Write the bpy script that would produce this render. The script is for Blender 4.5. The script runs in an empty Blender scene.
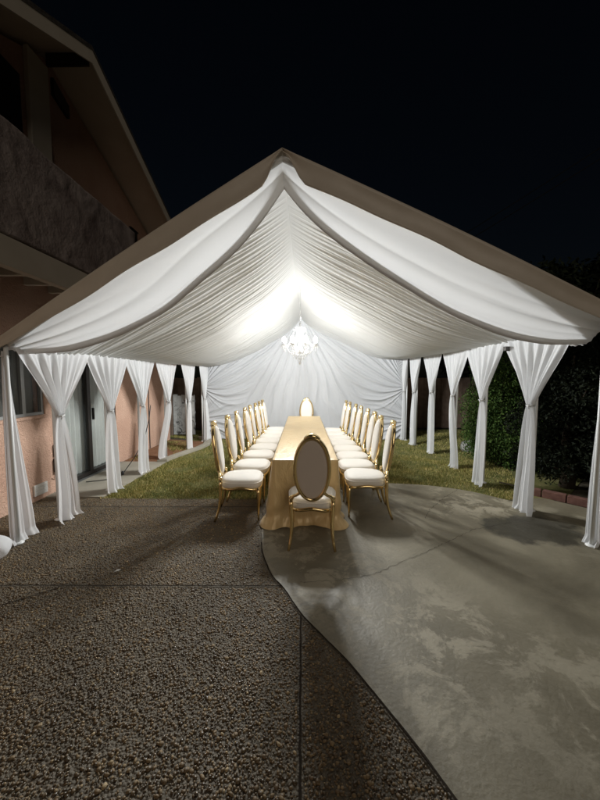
import bpy, math, random
import numpy as np
from mathutils import Vector, Matrix, noise
random.seed(7); rng = np.random.default_rng(7)
S = bpy.context.scene
COL = S.collection
PI = math.pi
R = math.radians

# ------------------------------------------------------------------ helpers
def tag(o, label=None, cat=None, group=None, kind=None):
    if label: o['label'] = label
    if cat: o['category'] = cat
    if group: o['group'] = group
    if kind: o['kind'] = kind
    return o

def empty(name, loc=(0, 0, 0), rz=0.0):
    o = bpy.data.objects.new(name, None)
    o.empty_display_size = 0.1
    COL.objects.link(o); o.location = loc; o.rotation_euler = (0, 0, rz)
    return o

class MB:
    def __init__(s): s.v = []; s.f = []; s.sm = []
    def add(s, vs, fs, smooth=True):
        b = len(s.v); s.v.extend([tuple(p) for p in vs])
        s.f.extend([tuple(i + b for i in f) for f in fs]); s.sm.extend([smooth] * len(fs)); return s
    def box(s, x0, x1, y0, y1, z0, z1):
        vs = [(x0,y0,z0),(x1,y0,z0),(x1,y1,z0),(x0,y1,z0),(x0,y0,z1),(x1,y0,z1),(x1,y1,z1),(x0,y1,z1)]
        return s.add(vs, [(0,3,2,1),(4,5,6,7),(0,1,5,4),(1,2,6,5),(2,3,7,6),(3,0,4,7)], False)
    def grid(s, fn, nu, nv, smooth=True, closed_u=False):
        vs = [fn(i / nu, j / nv) for j in range(nv + 1) for i in range(nu + (0 if closed_u else 1))]
        w = nu + (0 if closed_u else 1); fs = []
        for j in range(nv):
            for i in range(nu):
                a = j * w + i; b = j * w + (i + 1) % w
                fs.append((a, b, b + w, a + w))
        return s.add(vs, fs, smooth)
    def tube(s, pts, rad, n=8, flat=1.0, cap=True, closed=False):
        pts = [Vector(p) for p in pts]; m = len(pts)
        rads = rad if isinstance(rad, (list, tuple)) else [rad] * m
        vs = []; up = None
        for i, p in enumerate(pts):
            if closed: t = pts[(i + 1) % m] - pts[i - 1]
            else: t = pts[min(i + 1, m - 1)] - pts[max(i - 1, 0)]
            t.normalize()
            if up is None:
                up = Vector((0, 0, 1)) if abs(t.z) < .9 else Vector((0, 1, 0))
            a = (up - t * up.dot(t)).normalized(); b = t.cross(a); up = a
            for k in range(n):
                q = 2 * PI * k / n
                vs.append(p + a * math.cos(q) * rads[i] + b * math.sin(q) * rads[i] * flat)
        fs = []
        for i in range(m if closed else m - 1):
            for k in range(n):
                i2 = (i + 1) % m
                fs.append((i * n + k, i * n + (k + 1) % n, i2 * n + (k + 1) % n, i2 * n + k))
        if cap and not closed:
            fs.append(tuple(range(n))[::-1]); fs.append(tuple((m - 1) * n + k for k in range(n)))
        return s.add(vs, fs)
    def lathe(s, prof, n=16, c=(0, 0, 0), sx=1, sy=1):
        vs = []; m = len(prof)
        for r, z in prof:
            for k in range(n):
                q = 2 * PI * k / n
                vs.append((c[0] + r * math.cos(q) * sx, c[1] + r * math.sin(q) * sy, c[2] + z))
        fs = [(i * n + k, i * n + (k + 1) % n, (i + 1) * n + (k + 1) % n, (i + 1) * n + k) for i in range(m - 1) for k in range(n)]
        fs.append(tuple(range(n))[::-1]); fs.append(tuple((m - 1) * n + k for k in range(n)))
        return s.add(vs, fs)
    def prism(s, poly, a, b, axis='x'):
        """poly: 2d outline extruded from a to b along axis (x: poly=(y,z); y: poly=(x,z); z: poly=(x,y))"""
        def P(p, t):
            return {'x': (t, p[0], p[1]), 'y': (p[0], t, p[1]), 'z': (p[0], p[1], t)}[axis]
        n = len(poly)
        vs = [P(p, a) for p in poly] + [P(p, b) for p in poly]
        fs = [tuple(range(n))[::-1], tuple(range(n, 2 * n))] + [(i, (i + 1) % n, n + (i + 1) % n, n + i) for i in range(n)]
        return s.add(vs, fs, False)
    def build(s, name, mat, parent=None, bevel=0, thick=0):
        me = bpy.data.meshes.new(name); me.from_pydata(s.v, [], s.f)
        me.polygons.foreach_set('use_smooth', s.sm)
        me.materials.append(mat); me.update()
        o = bpy.data.objects.new(name, me); COL.objects.link(o)
        if parent: o.parent = parent
        if thick:
            m = o.modifiers.new('t', 'SOLIDIFY'); m.thickness = thick; m.offset = 0
        if bevel:
            m = o.modifiers.new('b', 'BEVEL'); m.width = bevel; m.segments = 2; m.limit_method = 'ANGLE'
        return o

def npmesh(name, V, F, mat, parent=None, smooth=True):
    me = bpy.data.meshes.new(name)
    n = F.shape[1]
    me.vertices.add(len(V)); me.vertices.foreach_set('co', V.astype(np.float32).ravel())
    me.loops.add(F.size); me.loops.foreach_set('vertex_index', F.astype(np.int32).ravel())
    me.polygons.add(len(F)); me.polygons.foreach_set('loop_start', np.arange(0, F.size, n, dtype=np.int32))
    me.polygons.foreach_set('use_smooth', np.full(len(F), smooth))
    me.materials.append(mat); me.update(calc_edges=True); me.validate()
    o = bpy.data.objects.new(name, me); COL.objects.link(o)
    if parent: o.parent = parent
    return o

def copy_tree(o, parent=None):
    c = o.copy(); COL.objects.link(c); c.parent = parent
    for ch in [x for x in bpy.data.objects if x.parent == o]: copy_tree(ch, c)
    return c

def ss(a, b, x):
    t = min(1, max(0, (x - a) / (b - a))); return t * t * (3 - 2 * t)
def lerp(a, b, t): return a + (b - a) * t
def interp(xs, ys, x):
    """monotone cubic"""
    n = len(xs)
    if x <= xs[0]: return ys[0]
    if x >= xs[-1]: return ys[-1]
    d = [(ys[i+1]-ys[i])/(xs[i+1]-xs[i]) for i in range(n-1)]
    m = [d[0]] + [0 if d[i-1]*d[i] <= 0 else 2*d[i-1]*d[i]/(d[i-1]+d[i]) for i in range(1, n-1)] + [d[-1]]
    for i in range(n-1):
        if x <= xs[i+1]:
            h = xs[i+1]-xs[i]; t = (x-xs[i])/h
            return ((2*t**3-3*t*t+1)*ys[i]+(t**3-2*t*t+t)*h*m[i]+(-2*t**3+3*t*t)*ys[i+1]+(t**3-t*t)*h*m[i+1])

# ------------------------------------------------------------------ materials
def mat(name, col=(.5,.5,.5), rough=.6, metal=0, spec=.5, **kw):
    m = bpy.data.materials.new(name); m.use_nodes = True
    nt = m.node_tree; b = nt.nodes['Principled BSDF']
    b.inputs['Base Color'].default_value = (*col, 1); b.inputs['Roughness'].default_value = rough
    b.inputs['Metallic'].default_value = metal; b.inputs['Specular IOR Level'].default_value = spec
    return m, nt, b
def N(nt, t, **kw):
    n = nt.nodes.new(t)
    for k, v in kw.items():
        if k.startswith('i_'): n.inputs[k[2:].replace('_', ' ')].default_value = v
        else: setattr(n, k, v)
    return n
def L(nt, a, b): nt.links.new(a, b)
def ramp(nt, fac, stops):
    r = nt.nodes.new('ShaderNodeValToRGB'); e = r.color_ramp.elements
    while len(e) < len(stops): e.new(.5)
    for x, (p, c) in zip(e, stops): x.position = p; x.color = (*c, 1) if len(c) == 3 else c
    L(nt, fac, r.inputs[0]); return r.outputs[0]
def bump(nt, h, b, strength=.3, dist=.01):
    n = nt.nodes.new('ShaderNodeBump'); n.inputs['Strength'].default_value = strength; n.inputs['Distance'].default_value = dist
    L(nt, h, n.inputs['Height']); L(nt, n.outputs[0], b.inputs['Normal']); return n
def pos(nt):
    return N(nt, 'ShaderNodeNewGeometry').outputs['Position']
def noisen(nt, scale, detail=4, vec=None, rough=.55, dist=0):
    n = N(nt, 'ShaderNodeTexNoise'); n.inputs['Scale'].default_value = scale; n.inputs['Detail'].default_value = detail
    n.inputs['Roughness'].default_value = rough; n.inputs['Distortion'].default_value = dist
    L(nt, vec if vec else pos(nt), n.inputs['Vector']); return n.outputs['Fac']

def noisy(name, c1, c2, scale=8, rough=.8, bscale=60, bstr=.3, bdist=.005, detail=5, spec=.3, metal=0, dist=0):
    m, nt, b = mat(name, c1, rough, metal, spec)
    tc = N(nt, 'ShaderNodeTexCoord').outputs['Object']
    L(nt, ramp(nt, noisen(nt, scale, detail, tc, dist=dist), [(.3, c1), (.7, c2)]), b.inputs['Base Color'])
    if bstr: bump(nt, noisen(nt, bscale, 4, tc), b, bstr, bdist)
    return m

def cloth_mat(name, col, transl, tcol=None, rough=.85, weave=True, sheen=.1):
    m, nt, b = mat(name, col, rough, 0, .2)
    b.inputs['Sheen Weight'].default_value = sheen
    t = N(nt, 'ShaderNodeBsdfTranslucent'); t.inputs['Color'].default_value = (*(tcol or col), 1)
    mx = N(nt, 'ShaderNodeMixShader'); mx.inputs[0].default_value = transl
    L(nt, b.outputs[0], mx.inputs[1]); L(nt, t.outputs[0], mx.inputs[2])
    L(nt, mx.outputs[0], nt.nodes['Material Output'].inputs['Surface'])
    n1 = noisen(nt, 9, 4)
    bump(nt, n1, b, .10, .02)
    return m

M = {}
M['sheer'] = cloth_mat('white_chiffon', (.88, .88, .88), .45, (.88, .88, .88))
M['liner'] = cloth_mat('ceiling_chiffon', (.88, .885, .875), .42, (.87, .88, .87))
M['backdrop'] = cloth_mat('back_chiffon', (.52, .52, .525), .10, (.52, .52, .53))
M['hem'] = cloth_mat('shaded_doubled_hem', (.46, .41, .39), .0)  # white doubled cloth; shade on its unlit face is put into the grey-brown colour
M['vinyl'] = noisy('tent_vinyl', (.52, .455, .375), (.58, .515, .43), 3, .45, 12, .25, .01, 3, .4)
M['pole'] = mat('white_painted_steel', (.7, .7, .68), .4)[0]
M['dark_metal'] = mat('dark_clamp_metal', (.06, .055, .05), .4, .6)[0]
M['silver'] = mat('tie_satin', (.55, .54, .52), .35)[0]
g, nt, b = mat('polished_gold', (.86, .66, .34), .14, 1.0); M['gold'] = g
L(nt, ramp(nt, noisen(nt, 22, 3), [(.35, (.10, .10, .10)), (.7, (.26, .26, .26))]), b.inputs['Roughness'])
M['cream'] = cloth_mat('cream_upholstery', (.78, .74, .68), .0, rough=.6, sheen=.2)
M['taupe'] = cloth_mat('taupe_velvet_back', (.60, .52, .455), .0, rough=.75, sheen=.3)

# satin tablecloth
m, nt, b = mat('gold_satin', (.62, .47, .27), .38, .12, .6); b.inputs['Sheen Weight'].default_value = .25
b.inputs['Sheen Roughness'].default_value = .4
v = N(nt, 'ShaderNodeMapping'); L(nt, pos(nt), v.inputs[0]); v.inputs['Scale'].default_value = (1, .5, .35)
L(nt, ramp(nt, noisen(nt, 5, 4, v.outputs[0]), [(.2, (.68, .48, .225)), (.8, (.74, .54, .27))]), b.inputs['Base Color'])
bump(nt, noisen(nt, 7, 4, v.outputs[0], dist=1.2), b, .6, .03); M['satin'] = m

# stucco
def stucco(name, c1, c2):
    m, nt, b = mat(name, c1, .9, 0, .2); tc = pos(nt)
    L(nt, ramp(nt, noisen(nt, 1.8, 6, tc), [(.3, c1), (.7, c2)]), b.inputs['Base Color'])
    vo = N(nt, 'ShaderNodeTexNoise'); vo.inputs['Scale'].default_value = 28; vo.inputs['Detail'].default_value = 3; vo.inputs['Distortion'].default_value = 1.5
    L(nt, tc, vo.inputs['Vector'])
    bump(nt, ramp(nt, vo.outputs['Fac'], [(.38, (0,0,0)), (.6, (1,1,1))]), b, .55, .015)
    return m
M['stucco'] = stucco('peach_stucco', (.47, .29, .21), (.55, .36, .265))
M['rough_stucco'] = noisy('trowelled_plaster', (.20, .16, .15), (.42, .36, .34), 2.6, .9, 24, .6, .02, 8, .2, dist=1.0)
M['trim'] = noisy('cream_trim_paint', (.60, .54, .44), (.68, .62, .52), 2, .6, 20, .1, .003, 4)
M['soffit'] = noisy('soffit_paint', (.66, .57, .45), (.72, .63, .51), 3, .7, 20, .1, .003, 4)
M['roofing'] = noisy('roof_shingle', (.05, .045, .04), (.10, .09, .08), 9, .9, 30, .6, .02)
M['bronze'] = mat('bronze_frame', (.035, .03, .027), .4, .5)[0]
M['alu'] = mat('grey_aluminium_frame', (.25, .25, .24), .4, .6)[0]
m, nt, b = mat('window_glass', (.05, .06, .06), .05, 0, .6)
tr = N(nt, 'ShaderNodeBsdfTransparent'); mx = N(nt, 'ShaderNodeMixShader')
fr = N(nt, 'ShaderNodeLayerWeight'); fr.inputs[0].default_value = .35
ad = N(nt, 'ShaderNodeMath', operation='MULTIPLY_ADD'); ad.inputs[1].default_value = .35; ad.inputs[2].default_value = .05; L(nt, fr.outputs['Facing'], ad.inputs[0])
L(nt, ad.outputs[0], mx.inputs[0]); L(nt, tr.outputs[0], mx.inputs[1]); L(nt, b.outputs[0], mx.inputs[2])
L(nt, mx.outputs[0], nt.nodes['Material Output'].inputs['Surface']); M['glass'] = m
M['blind'] = noisy('vertical_blind_vinyl', (.50, .52, .48), (.60, .62, .57), 3, .6, 20, .1)
M['net'] = noisy('grey_net_curtain', (.20, .20, .18), (.28, .28, .25), 3, .8, 20, .1)
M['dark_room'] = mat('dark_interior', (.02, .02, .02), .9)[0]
M['plastic_white'] = mat('white_vent_plastic', (.66, .64, .6), .4)[0]
M['black'] = mat('black_rubber', (.015, .015, .015), .5)[0]
M['bark'] = noisy('bark', (.05, .035, .025), (.10, .075, .05), 10, .9, 30, .8, .02)

# concrete pad
m, nt, b = mat('stained_concrete', (.2, .18, .15), .55, 0, .5); P = pos(nt)
n1 = noisen(nt, .9, 8, P, .62, .8); n2 = noisen(nt, 3.2, 9, P, .72, .5); n3 = noisen(nt, 40, 3, P)
base = ramp(nt, n1, [(.3, (.125, .106, .069)), (.5, (.185, .160, .108)), (.68, (.26, .228, .16))])
patch = ramp(nt, n2, [(.50, (0,0,0)), (.56, (.75,.75,.75)), (.75, (1,1,1))])
big = ramp(nt, noisen(nt, .55, 3, P, .5), [(.44, (0,0,0)), (.58, (1,1,1))])
mm = N(nt, 'ShaderNodeMath', operation='MULTIPLY'); L(nt, patch, mm.inputs[0]); L(nt, big, mm.inputs[1])
m2 = N(nt, 'ShaderNodeMath', operation='MULTIPLY'); L(nt, mm.outputs[0], m2.inputs[0]); m2.inputs[1].default_value = .65
mixc = N(nt, 'ShaderNodeMix', data_type='RGBA'); L(nt, m2.outputs[0], mixc.inputs[0]); L(nt, base, mixc.inputs[6]); mixc.inputs[7].default_value = (.46, .41, .305, 1)
# the damp patch by the second right-hand curtain
sub = N(nt, 'ShaderNodeVectorMath', operation='SUBTRACT'); L(nt, P, sub.inputs[0]); sub.inputs[1].default_value = (2.55, 3.45, 0)
mulv = N(nt, 'ShaderNodeVectorMath', operation='MULTIPLY'); L(nt, sub.outputs[0], mulv.inputs[0]); mulv.inputs[1].default_value = (1.45, 2.2, 0)
ln = N(nt, 'ShaderNodeVectorMath', operation='LENGTH'); L(nt, mulv.outputs[0], ln.inputs[0])
an = N(nt, 'ShaderNodeMath', operation='MULTIPLY_ADD'); L(nt, noisen(nt, 4, 5, P), an.inputs[0]); an.inputs[1].default_value = .9; L(nt, ln.outputs['Value'], an.inputs[2])
st = ramp(nt, an.outputs[0], [(.0, (.36,.36,.36)), (.85, (.30,.30,.30)), (1.0, (1,1,1))])
st2 = N(nt, 'ShaderNodeMath', operation='MULTIPLY_ADD'); L(nt, an.outputs[0], st2.inputs[0]); st2.inputs[1].default_value = .75; st2.inputs[2].default_value = -.05
st = ramp(nt, st2.outputs[0], [(.0, (.42,.42,.42)), (.25, (.24,.24,.24)), (.78, (.30,.30,.30)), (.92, (1,1,1))])
fin = N(nt, 'ShaderNodeMix', data_type='RGBA', blend_type='MULTIPLY'); fin.inputs[0].default_value = 1
L(nt, mixc.outputs[2], fin.inputs[6]); L(nt, st, fin.inputs[7]); L(nt, fin.outputs[2], b.inputs['Base Color'])
L(nt, ramp(nt, n2, [(.4, (.52,.52,.52)), (.6, (.68,.68,.68))]), b.inputs['Roughness'])
hh = N(nt, 'ShaderNodeMath', operation='MULTIPLY_ADD'); L(nt, n2, hh.inputs[0]); hh.inputs[1].default_value = .6; L(nt, n3, hh.inputs[2])
bump(nt, hh.outputs[0], b, .35, .008); M['concrete'] = m
M['walk'] = noisy('walkway_concrete', (.26, .24, .19), (.36, .33, .27), 2.5, .7, 50, .3, .004, 7)

# cement matrix between the pebbles, and the pebbles
m, nt, b = mat('aggregate_cement', (.08, .07, .055), .75, 0, .4); P = pos(nt)
L(nt, ramp(nt, noisen(nt, 1.5, 7, P, .65), [(.3, (.075, .060, .040)), (.7, (.16, .13, .09))]), b.inputs['Base Color'])
vo = N(nt, 'ShaderNodeTexVoronoi'); vo.inputs['Scale'].default_value = 75; L(nt, P, vo.inputs['Vector'])
iv = N(nt, 'ShaderNodeMath', operation='SUBTRACT'); iv.inputs[0].default_value = 1; L(nt, vo.outputs['Distance'], iv.inputs[1])
bump(nt, iv.outputs[0], b, .8, .01); M['cement'] = m
m, nt, b = mat('river_pebble', (.1, .09, .07), .38, 0, .55); P = pos(nt)
rp = N(nt, 'ShaderNodeNewGeometry').outputs['Random Per Island']
c1 = ramp(nt, rp, [(0, (.050, .038, .026)), (.4, (.105, .080, .052)), (.75, (.15, .115, .075)), (.94, (.18, .145, .10)), (1, (.32, .28, .22))])
sh = ramp(nt, noisen(nt, .9, 6, P, .65, .5), [(.3, (.58,.50,.36)), (.65, (1.62,1.36,.92))])
mx = N(nt, 'ShaderNodeMix', data_type='RGBA', blend_type='MULTIPLY'); mx.inputs[0].default_value = 1
L(nt, c1, mx.inputs[6]); L(nt, sh, mx.inputs[7]); L(nt, mx.outputs[2], b.inputs['Base Color'])
L(nt, ramp(nt, rp, [(0, (.30,.30,.30)), (1, (.75,.75,.75))]), b.inputs['Roughness'])
bump(nt, noisen(nt, 160, 3, P), b, .25, .003); M['pebble'] = m
M['joint'] = mat('dark_joint', (.035, .028, .022), 1, 0, 0)[0]
M['soil'] = noisy('soil', (.05, .04, .028), (.10, .08, .05), 3, .95, 30, .6, .02)
m, nt, b = mat('lawn_soil', (.1, .1, .05), .95, 0, .1); P = pos(nt)
L(nt, ramp(nt, noisen(nt, 2.2, 7, P, .65), [(.3, (.085, .095, .030)), (.55, (.15, .14, .055)), (.75, (.22, .19, .09))]), b.inputs['Base Color'])
bump(nt, noisen(nt, 70, 4, P), b, .8, .02); M['lawn'] = m
m, nt, b = mat('grass_blade', (.1, .12, .03), .7, 0, .25); P = pos(nt)
rp = N(nt, 'ShaderNodeNewGeometry').outputs['Random Per Island']
c1 = ramp(nt, rp, [(0, (.07, .085, .022)), (.4, (.15, .155, .045)), (.72, (.27, .235, .095)), (1, (.42, .35, .19))])
sh = ramp(nt, noisen(nt, 2.2, 6, P, .65), [(.32, (.95,1.0,.8)), (.62, (1.55,1.45,1.2))])
mx = N(nt, 'ShaderNodeMix', data_type='RGBA', blend_type='MULTIPLY'); mx.inputs[0].default_value = 1
L(nt, c1, mx.inputs[6]); L(nt, sh, mx.inputs[7]); L(nt, mx.outputs[2], b.inputs['Base Color']); M['grass'] = m
M['brick'] = noisy('red_brick', (.10, .045, .034), (.16, .08, .06), 14, .85, 60, .6, .006)
M['red_dirt'] = noisy('red_planter_earth', (.16, .07, .035), (.25, .13, .07), 9, .95, 40, .7, .02)
M['fence_wood'] = noisy('weathered_brown_boards', (.10, .065, .045), (.17, .12, .09), 6, .9, 20, .4, .01)
m, nt, b = mat('peeling_white_paint', (.4, .4, .38), .8); tc = pos(nt)
L(nt, ramp(nt, noisen(nt, 5, 7, tc, .7, 1), [(.36, (.05, .045, .04)), (.45, (.34, .34, .32)), (.7, (.48, .48, .46))]), b.inputs['Base Color']); M['peel'] = m
M['rock'] = noisy('grey_rock', (.22, .21, .19), (.4, .39, .36), 9, .9, 30, .6, .02)
def leafmat(name, stops):
    m, nt, b = mat(name, (.05, .08, .02), .75, 0, .12)
    rp = N(nt, 'ShaderNodeNewGeometry').outputs['Random Per Island']
    L(nt, ramp(nt, rp, stops), b.inputs['Base Color']); return m
M['leaf_green'] = leafmat('cypress_leaf', [(0, (.022, .045, .010)), (.5, (.045, .085, .018)), (1, (.09, .135, .03))])
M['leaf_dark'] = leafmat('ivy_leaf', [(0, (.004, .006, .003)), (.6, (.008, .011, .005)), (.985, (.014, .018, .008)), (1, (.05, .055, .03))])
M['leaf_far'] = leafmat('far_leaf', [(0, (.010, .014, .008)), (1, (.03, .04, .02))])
# lamp materials
m, nt, b = mat('lit_bulb', (1, 1, 1), .4); b.inputs['Emission Color'].default_value = (1, .97, .92, 1); b.inputs['Emission Strength'].default_value = 12; M['bulb'] = m
tr = N(nt, 'ShaderNodeBsdfTransparent'); ad = N(nt, 'ShaderNodeAddShader'); em = N(nt, 'ShaderNodeEmission'); em.inputs[0].default_value = (1, .97, .92, 1); em.inputs[1].default_value = 28
L(nt, tr.outputs[0], ad.inputs[0]); L(nt, em.outputs[0], ad.inputs[1]); L(nt, ad.outputs[0], nt.nodes['Material Output'].inputs['Surface'])
m, nt, b = mat('crystal', (.97, .97, .97), .12, 0, .8); b.inputs['Transmission Weight'].default_value = .15; b.inputs['Coat Weight'].default_value = .5; M['crystal'] = m
M['chrome'] = mat('chrome', (.8, .8, .8), .15, 1)[0]

# ------------------------------------------------------------------ ground
me = MB(); me.add([(-150, -150, -.014), (150, -150, -.014), (150, 150, -.014), (-150, 150, -.014)], [(0, 1, 2, 3)], False)
tag(me.build('ground', M['soil']), kind='structure')

EDGE = [(.95, .2), (.80, .75), (.615, 1.16), (.47, 1.44), (.28, 1.76), (.12, 1.98), (-.02, 2.18), (-.14, 2.42), (-.23, 2.55), (-.29, 2.68), (-.38, 2.95), (-.42, 3.19),
        (-.45, 3.4), (-.45, 3.62), (-.40, 3.9), (-.28, 4.25), (-.05, 4.55), (.35, 4.82), (.85, 4.94), (1.37, 4.96), (1.96, 4.86), (2.45, 4.62), (2.79, 4.28), (2.95, 4.15)]
# refine the edge
E2 = []
for i in range(len(EDGE) - 1):
    for k in range(4):
        t = k / 4; p0 = EDGE[max(i-1, 0)]; p1 = EDGE[i]; p2 = EDGE[i+1]; p3 = EDGE[min(i+2, len(EDGE)-1)]
        E2.append(tuple(.5*((2*p1[a])+(-p0[a]+p2[a])*t+(2*p0[a]-5*p1[a]+4*p2[a]-p3[a])*t*t+(-p0[a]+3*p1[a]-3*p2[a]+p3[a])*t**3) for a in (0, 1)))
E2.append(EDGE[-1])
pad = [(p[0], p[1]) for p in E2] + [(3.2, 4.35), (3.33, 4.36), (3.69, 3.96), (4.4, 3.3), (5.2, 2.2), (5.5, 0), (5.5, -4), (1.6, -4), (1.2, -1)]
def poly_sheet(name, pts, z, m, h=.02):
    mb = MB(); n = len(pts)
    vs = [(x, y, z) for x, y in pts] + [(x, y, z - h) for x, y in pts]
    mb.add(vs, [tuple(range(n))] + [(i, n + i, n + (i + 1) % n, (i + 1) % n) for i in range(n)], False)
    return mb.build(name, m)
import bmesh
def fix(o):
    bm = bmesh.new(); bm.from_mesh(o.data)
    bmesh.ops.triangulate(bm, faces=[f for f in bm.faces if len(f.verts) > 4])
    bmesh.ops.recalc_face_normals(bm, faces=bm.faces[:])
    for f in bm.faces:
        if abs(f.normal.z) > .9 and f.normal.z < 0: f.normal_flip()
    bm.to_mesh(o.data); bm.free(); return o
tag(fix(poly_sheet('concrete_patio', pad, .006, M['concrete'])), kind='structure')
agg = [(-4.2, -4), (1.2, -4), (1.2, 3.0), (.3, 4.2), (-.15, 4.30), (-2.0, 4.305), (-3.62, 4.33)]
tag(fix(poly_sheet('pebbled_patio', agg, -.004, M['cement'])), kind='structure')
tag(fix(poly_sheet('lawn', [(-3.0, 4.32), (3.6, 4.32), (4.6, 5.2), (5.2, 10.4), (-4.6, 10.4), (-3.9, 8.8), (-3.0, 8.8)], -.008, M['lawn'], .004)), kind='structure')
walk = [(-3.6, 4.335), (-2.80, 4.335), (-2.76, 5.1), (-2.72, 5.7), (-2.70, 6.2), (-3.6, 6.2)]
tag(fix(poly_sheet('walkway', walk, .012, M['walk'])), kind='structure')
# curving kerb past the planter
kp = [(-2.70, 6.2), (-2.62, 6.6), (-2.5, 7.0), (-2.36, 7.4), (-2.3, 7.8), (-2.4, 8.3), (-2.7, 8.7)]
mb = MB()
for i in range(len(kp) - 1):
    pass
vs = []; fs = []
for i, (x, y) in enumerate(kp):
    vs += [(x, y, -.01), (x, y, .05), (x - .16, y - .03, .05), (x - .16, y - .03, -.01)]
    if i: fs += [((i-1)*4+a, (i-1)*4+(a+1) % 4, i*4+(a+1) % 4, i*4+a) for a in range(4)]
fs += [(0, 1, 2, 3), tuple(len(vs)-4+a for a in (3, 2, 1, 0))]
mb.add(vs, fs, False)
tag(mb.build('kerb', M['walk'], bevel=.008), kind='structure')
tag(fix(poly_sheet('planter_bed', [(-3.58, 6.22), (-2.88, 6.22), (-2.79, 6.6), (-2.67, 7.0), (-2.54, 7.4), (-2.48, 7.8), (-2.6, 8.25), (-3.58, 8.5)], .002, M['red_dirt'], .006)), kind='structure')

# joints and cracks as shallow dark fillets
def ribbon(name, pts, w, z, m, jit=0):
    vs = []; fs = []
    for i, p in enumerate(pts):
        a = Vector(pts[max(i-1, 0)]); c = Vector(pts[min(i+1, len(pts)-1)]); d = (c - a).normalized(); n = Vector((-d.y, d.x))
        ww = w * (1 + random.uniform(-jit, jit)); j = random.uniform(-jit, jit) * .02
        q = Vector(p) + n * j
        vs += [(q.x + n.x*ww/2, q.y + n.y*ww/2, z), (q.x - n.x*ww/2, q.y - n.y*ww/2, z)]
        if i: fs.append((2*i-2, 2*i-1, 2*i+1, 2*i))
    mb = MB(); mb.add(vs, fs, False); return tag(fix(mb.build(name, m)), kind='structure')
def dens(pts, step=.04):
    out = []
    for a, b_ in zip(pts, pts[1:]):
        k = max(1, int(math.dist(a, b_) / step))
        out += [tuple(lerp(a[i], b_[i], t / k) for i in (0, 1)) for t in range(k)]
    return out + [pts[-1]]
ribbon('patio_joint', [(p[0] - .008, p[1]) for p in E2[:44] if p[1] < 4.4], .009, .0095, M['joint'], .15)
JOINTS = [((-3.6, 2.44), (-.16, 2.46)), ((-.015, 2.14), (-.01, .3)), ((-3.6, 4.02), (-.4, 4.03)), ((-3.6, 3.45), (-.9, 2.5))]
for a, b_ in JOINTS[:3]: ribbon('patio_joint', dens([a, b_]), .011, .0035, M['joint'], .15)
ribbon('patio_joint', dens([(-3.1, 1.55), (-1.95, 2.43)]), .01, .0035, M['joint'], .2)
ribbon('concrete_crack', dens([(-.02, 2.50), (.31, 2.53), (.61, 2.62), (1.2, 2.98), (1.89, 3.43), (2.4, 3.6)], .03), .0028, .0095, M['joint'], .5)
ribbon('concrete_crack', dens([(1.45, 3.7), (1.61, 3.96), (2.0, 4.4), (2.33, 4.70)], .03), .003, .0095, M['joint'], .5)

# pebbles (exposed aggregate): countless, one object
def inside(poly, x, y):
    c = np.zeros(len(x), bool); n = len(poly); j = n - 1
    for i in range(n):
        xi, yi = poly[i]; xj, yj = poly[j]
        hit = ((yi > y) != (yj > y)) & (x < (xj - xi) * (y - yi) / ((yj - yi) or 1e-9) + xi)
        c ^= hit; j = i
    return c
ico_v = []; t = (1 + 5**.5) / 2
for a, b_ in ((-1, t), (1, t), (-1, -t), (1, -t)): ico_v.append((a, b_, 0))
for a, b_ in ((-1, t), (1, t), (-1, -t), (1, -t)): ico_v.append((0, a, b_))
for a, b_ in ((-1, t), (1, t), (-1, -t), (1, -t)): ico_v.append((b_, 0, a))
ico_v = np.array(ico_v) / math.sqrt(1 + t * t)
ico_f = np.array([(0,11,5),(0,5,1),(0,1,7),(0,7,10),(0,10,11),(1,5,9),(5,11,4),(11,10,2),(10,7,6),(7,1,8),(3,9,4),(3,4,2),(3,2,6),(3,6,8),(3,8,9),(4,9,5),(2,4,11),(6,2,10),(8,6,7),(9,8,1)])
def pebbles(x0, x1, y0, y1, pitch):
    gx, gy = np.meshgrid(np.arange(x0, x1, pitch), np.arange(y0, y1, pitch * .87))
    gx = gx + (np.arange(gx.shape[0])[:, None] % 2) * pitch / 2
    X = (gx + rng.uniform(-.42, .42, gx.shape) * pitch).ravel(); Y = (gy + rng.uniform(-.42, .42, gy.shape) * pitch).ravel()
    k = inside(agg, X, Y) & ~inside(pad, X + .025, Y) & ~inside(pad, X - .0, Y)
    for (ax, ay), (bx, by) in JOINTS[:3]:
        ux, uy = bx-ax, by-ay; ll = math.hypot(ux, uy)
        d = np.abs((X-ax)*uy - (Y-ay)*ux) / ll; k &= ~((d < .016) & (X > min(ax, bx) - .02) & (X < max(ax, bx) + .02) & (Y > min(ay, by)-.02) & (Y < max(ay, by)+.02))
    k &= (X > -Y * 1.02 - .35) & (X < Y * 1.02 + .35)
    # worn spots with few stones
    return X[k], Y[k]
Xa, Ya = pebbles(-3.6, 1.1, .95, 2.7, .0158)
Xb, Yb = pebbles(-3.6, 1.1, 2.7, 4.3, .0170)
X = np.concatenate([Xa, Xb]); Y = np.concatenate([Ya, Yb]); n = len(X)
keep = rng.random(n) < np.array([.86 + .35 * noise.noise((a * 1.3, b_ * 1.3, 0)) for a, b_ in zip(X, Y)]); X = X[keep]; Y = Y[keep]; n = len(X)
r = rng.lognormal(0, .34, n) * .0070; r = np.clip(r, .0035, .014)
asp = rng.uniform(.5, .9, n); hz = rng.uniform(.30, .60, n); an = rng.uniform(0, PI, n)
V = ico_v[None] * np.ones((n, 1, 1)); V = V + rng.normal(0, .07, V.shape)
V[..., 0] *= r[:, None]; V[..., 1] *= (r * asp)[:, None]; V[..., 2] *= (r * hz)[:, None]
ca, sa = np.cos(an)[:, None], np.sin(an)[:, None]
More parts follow.
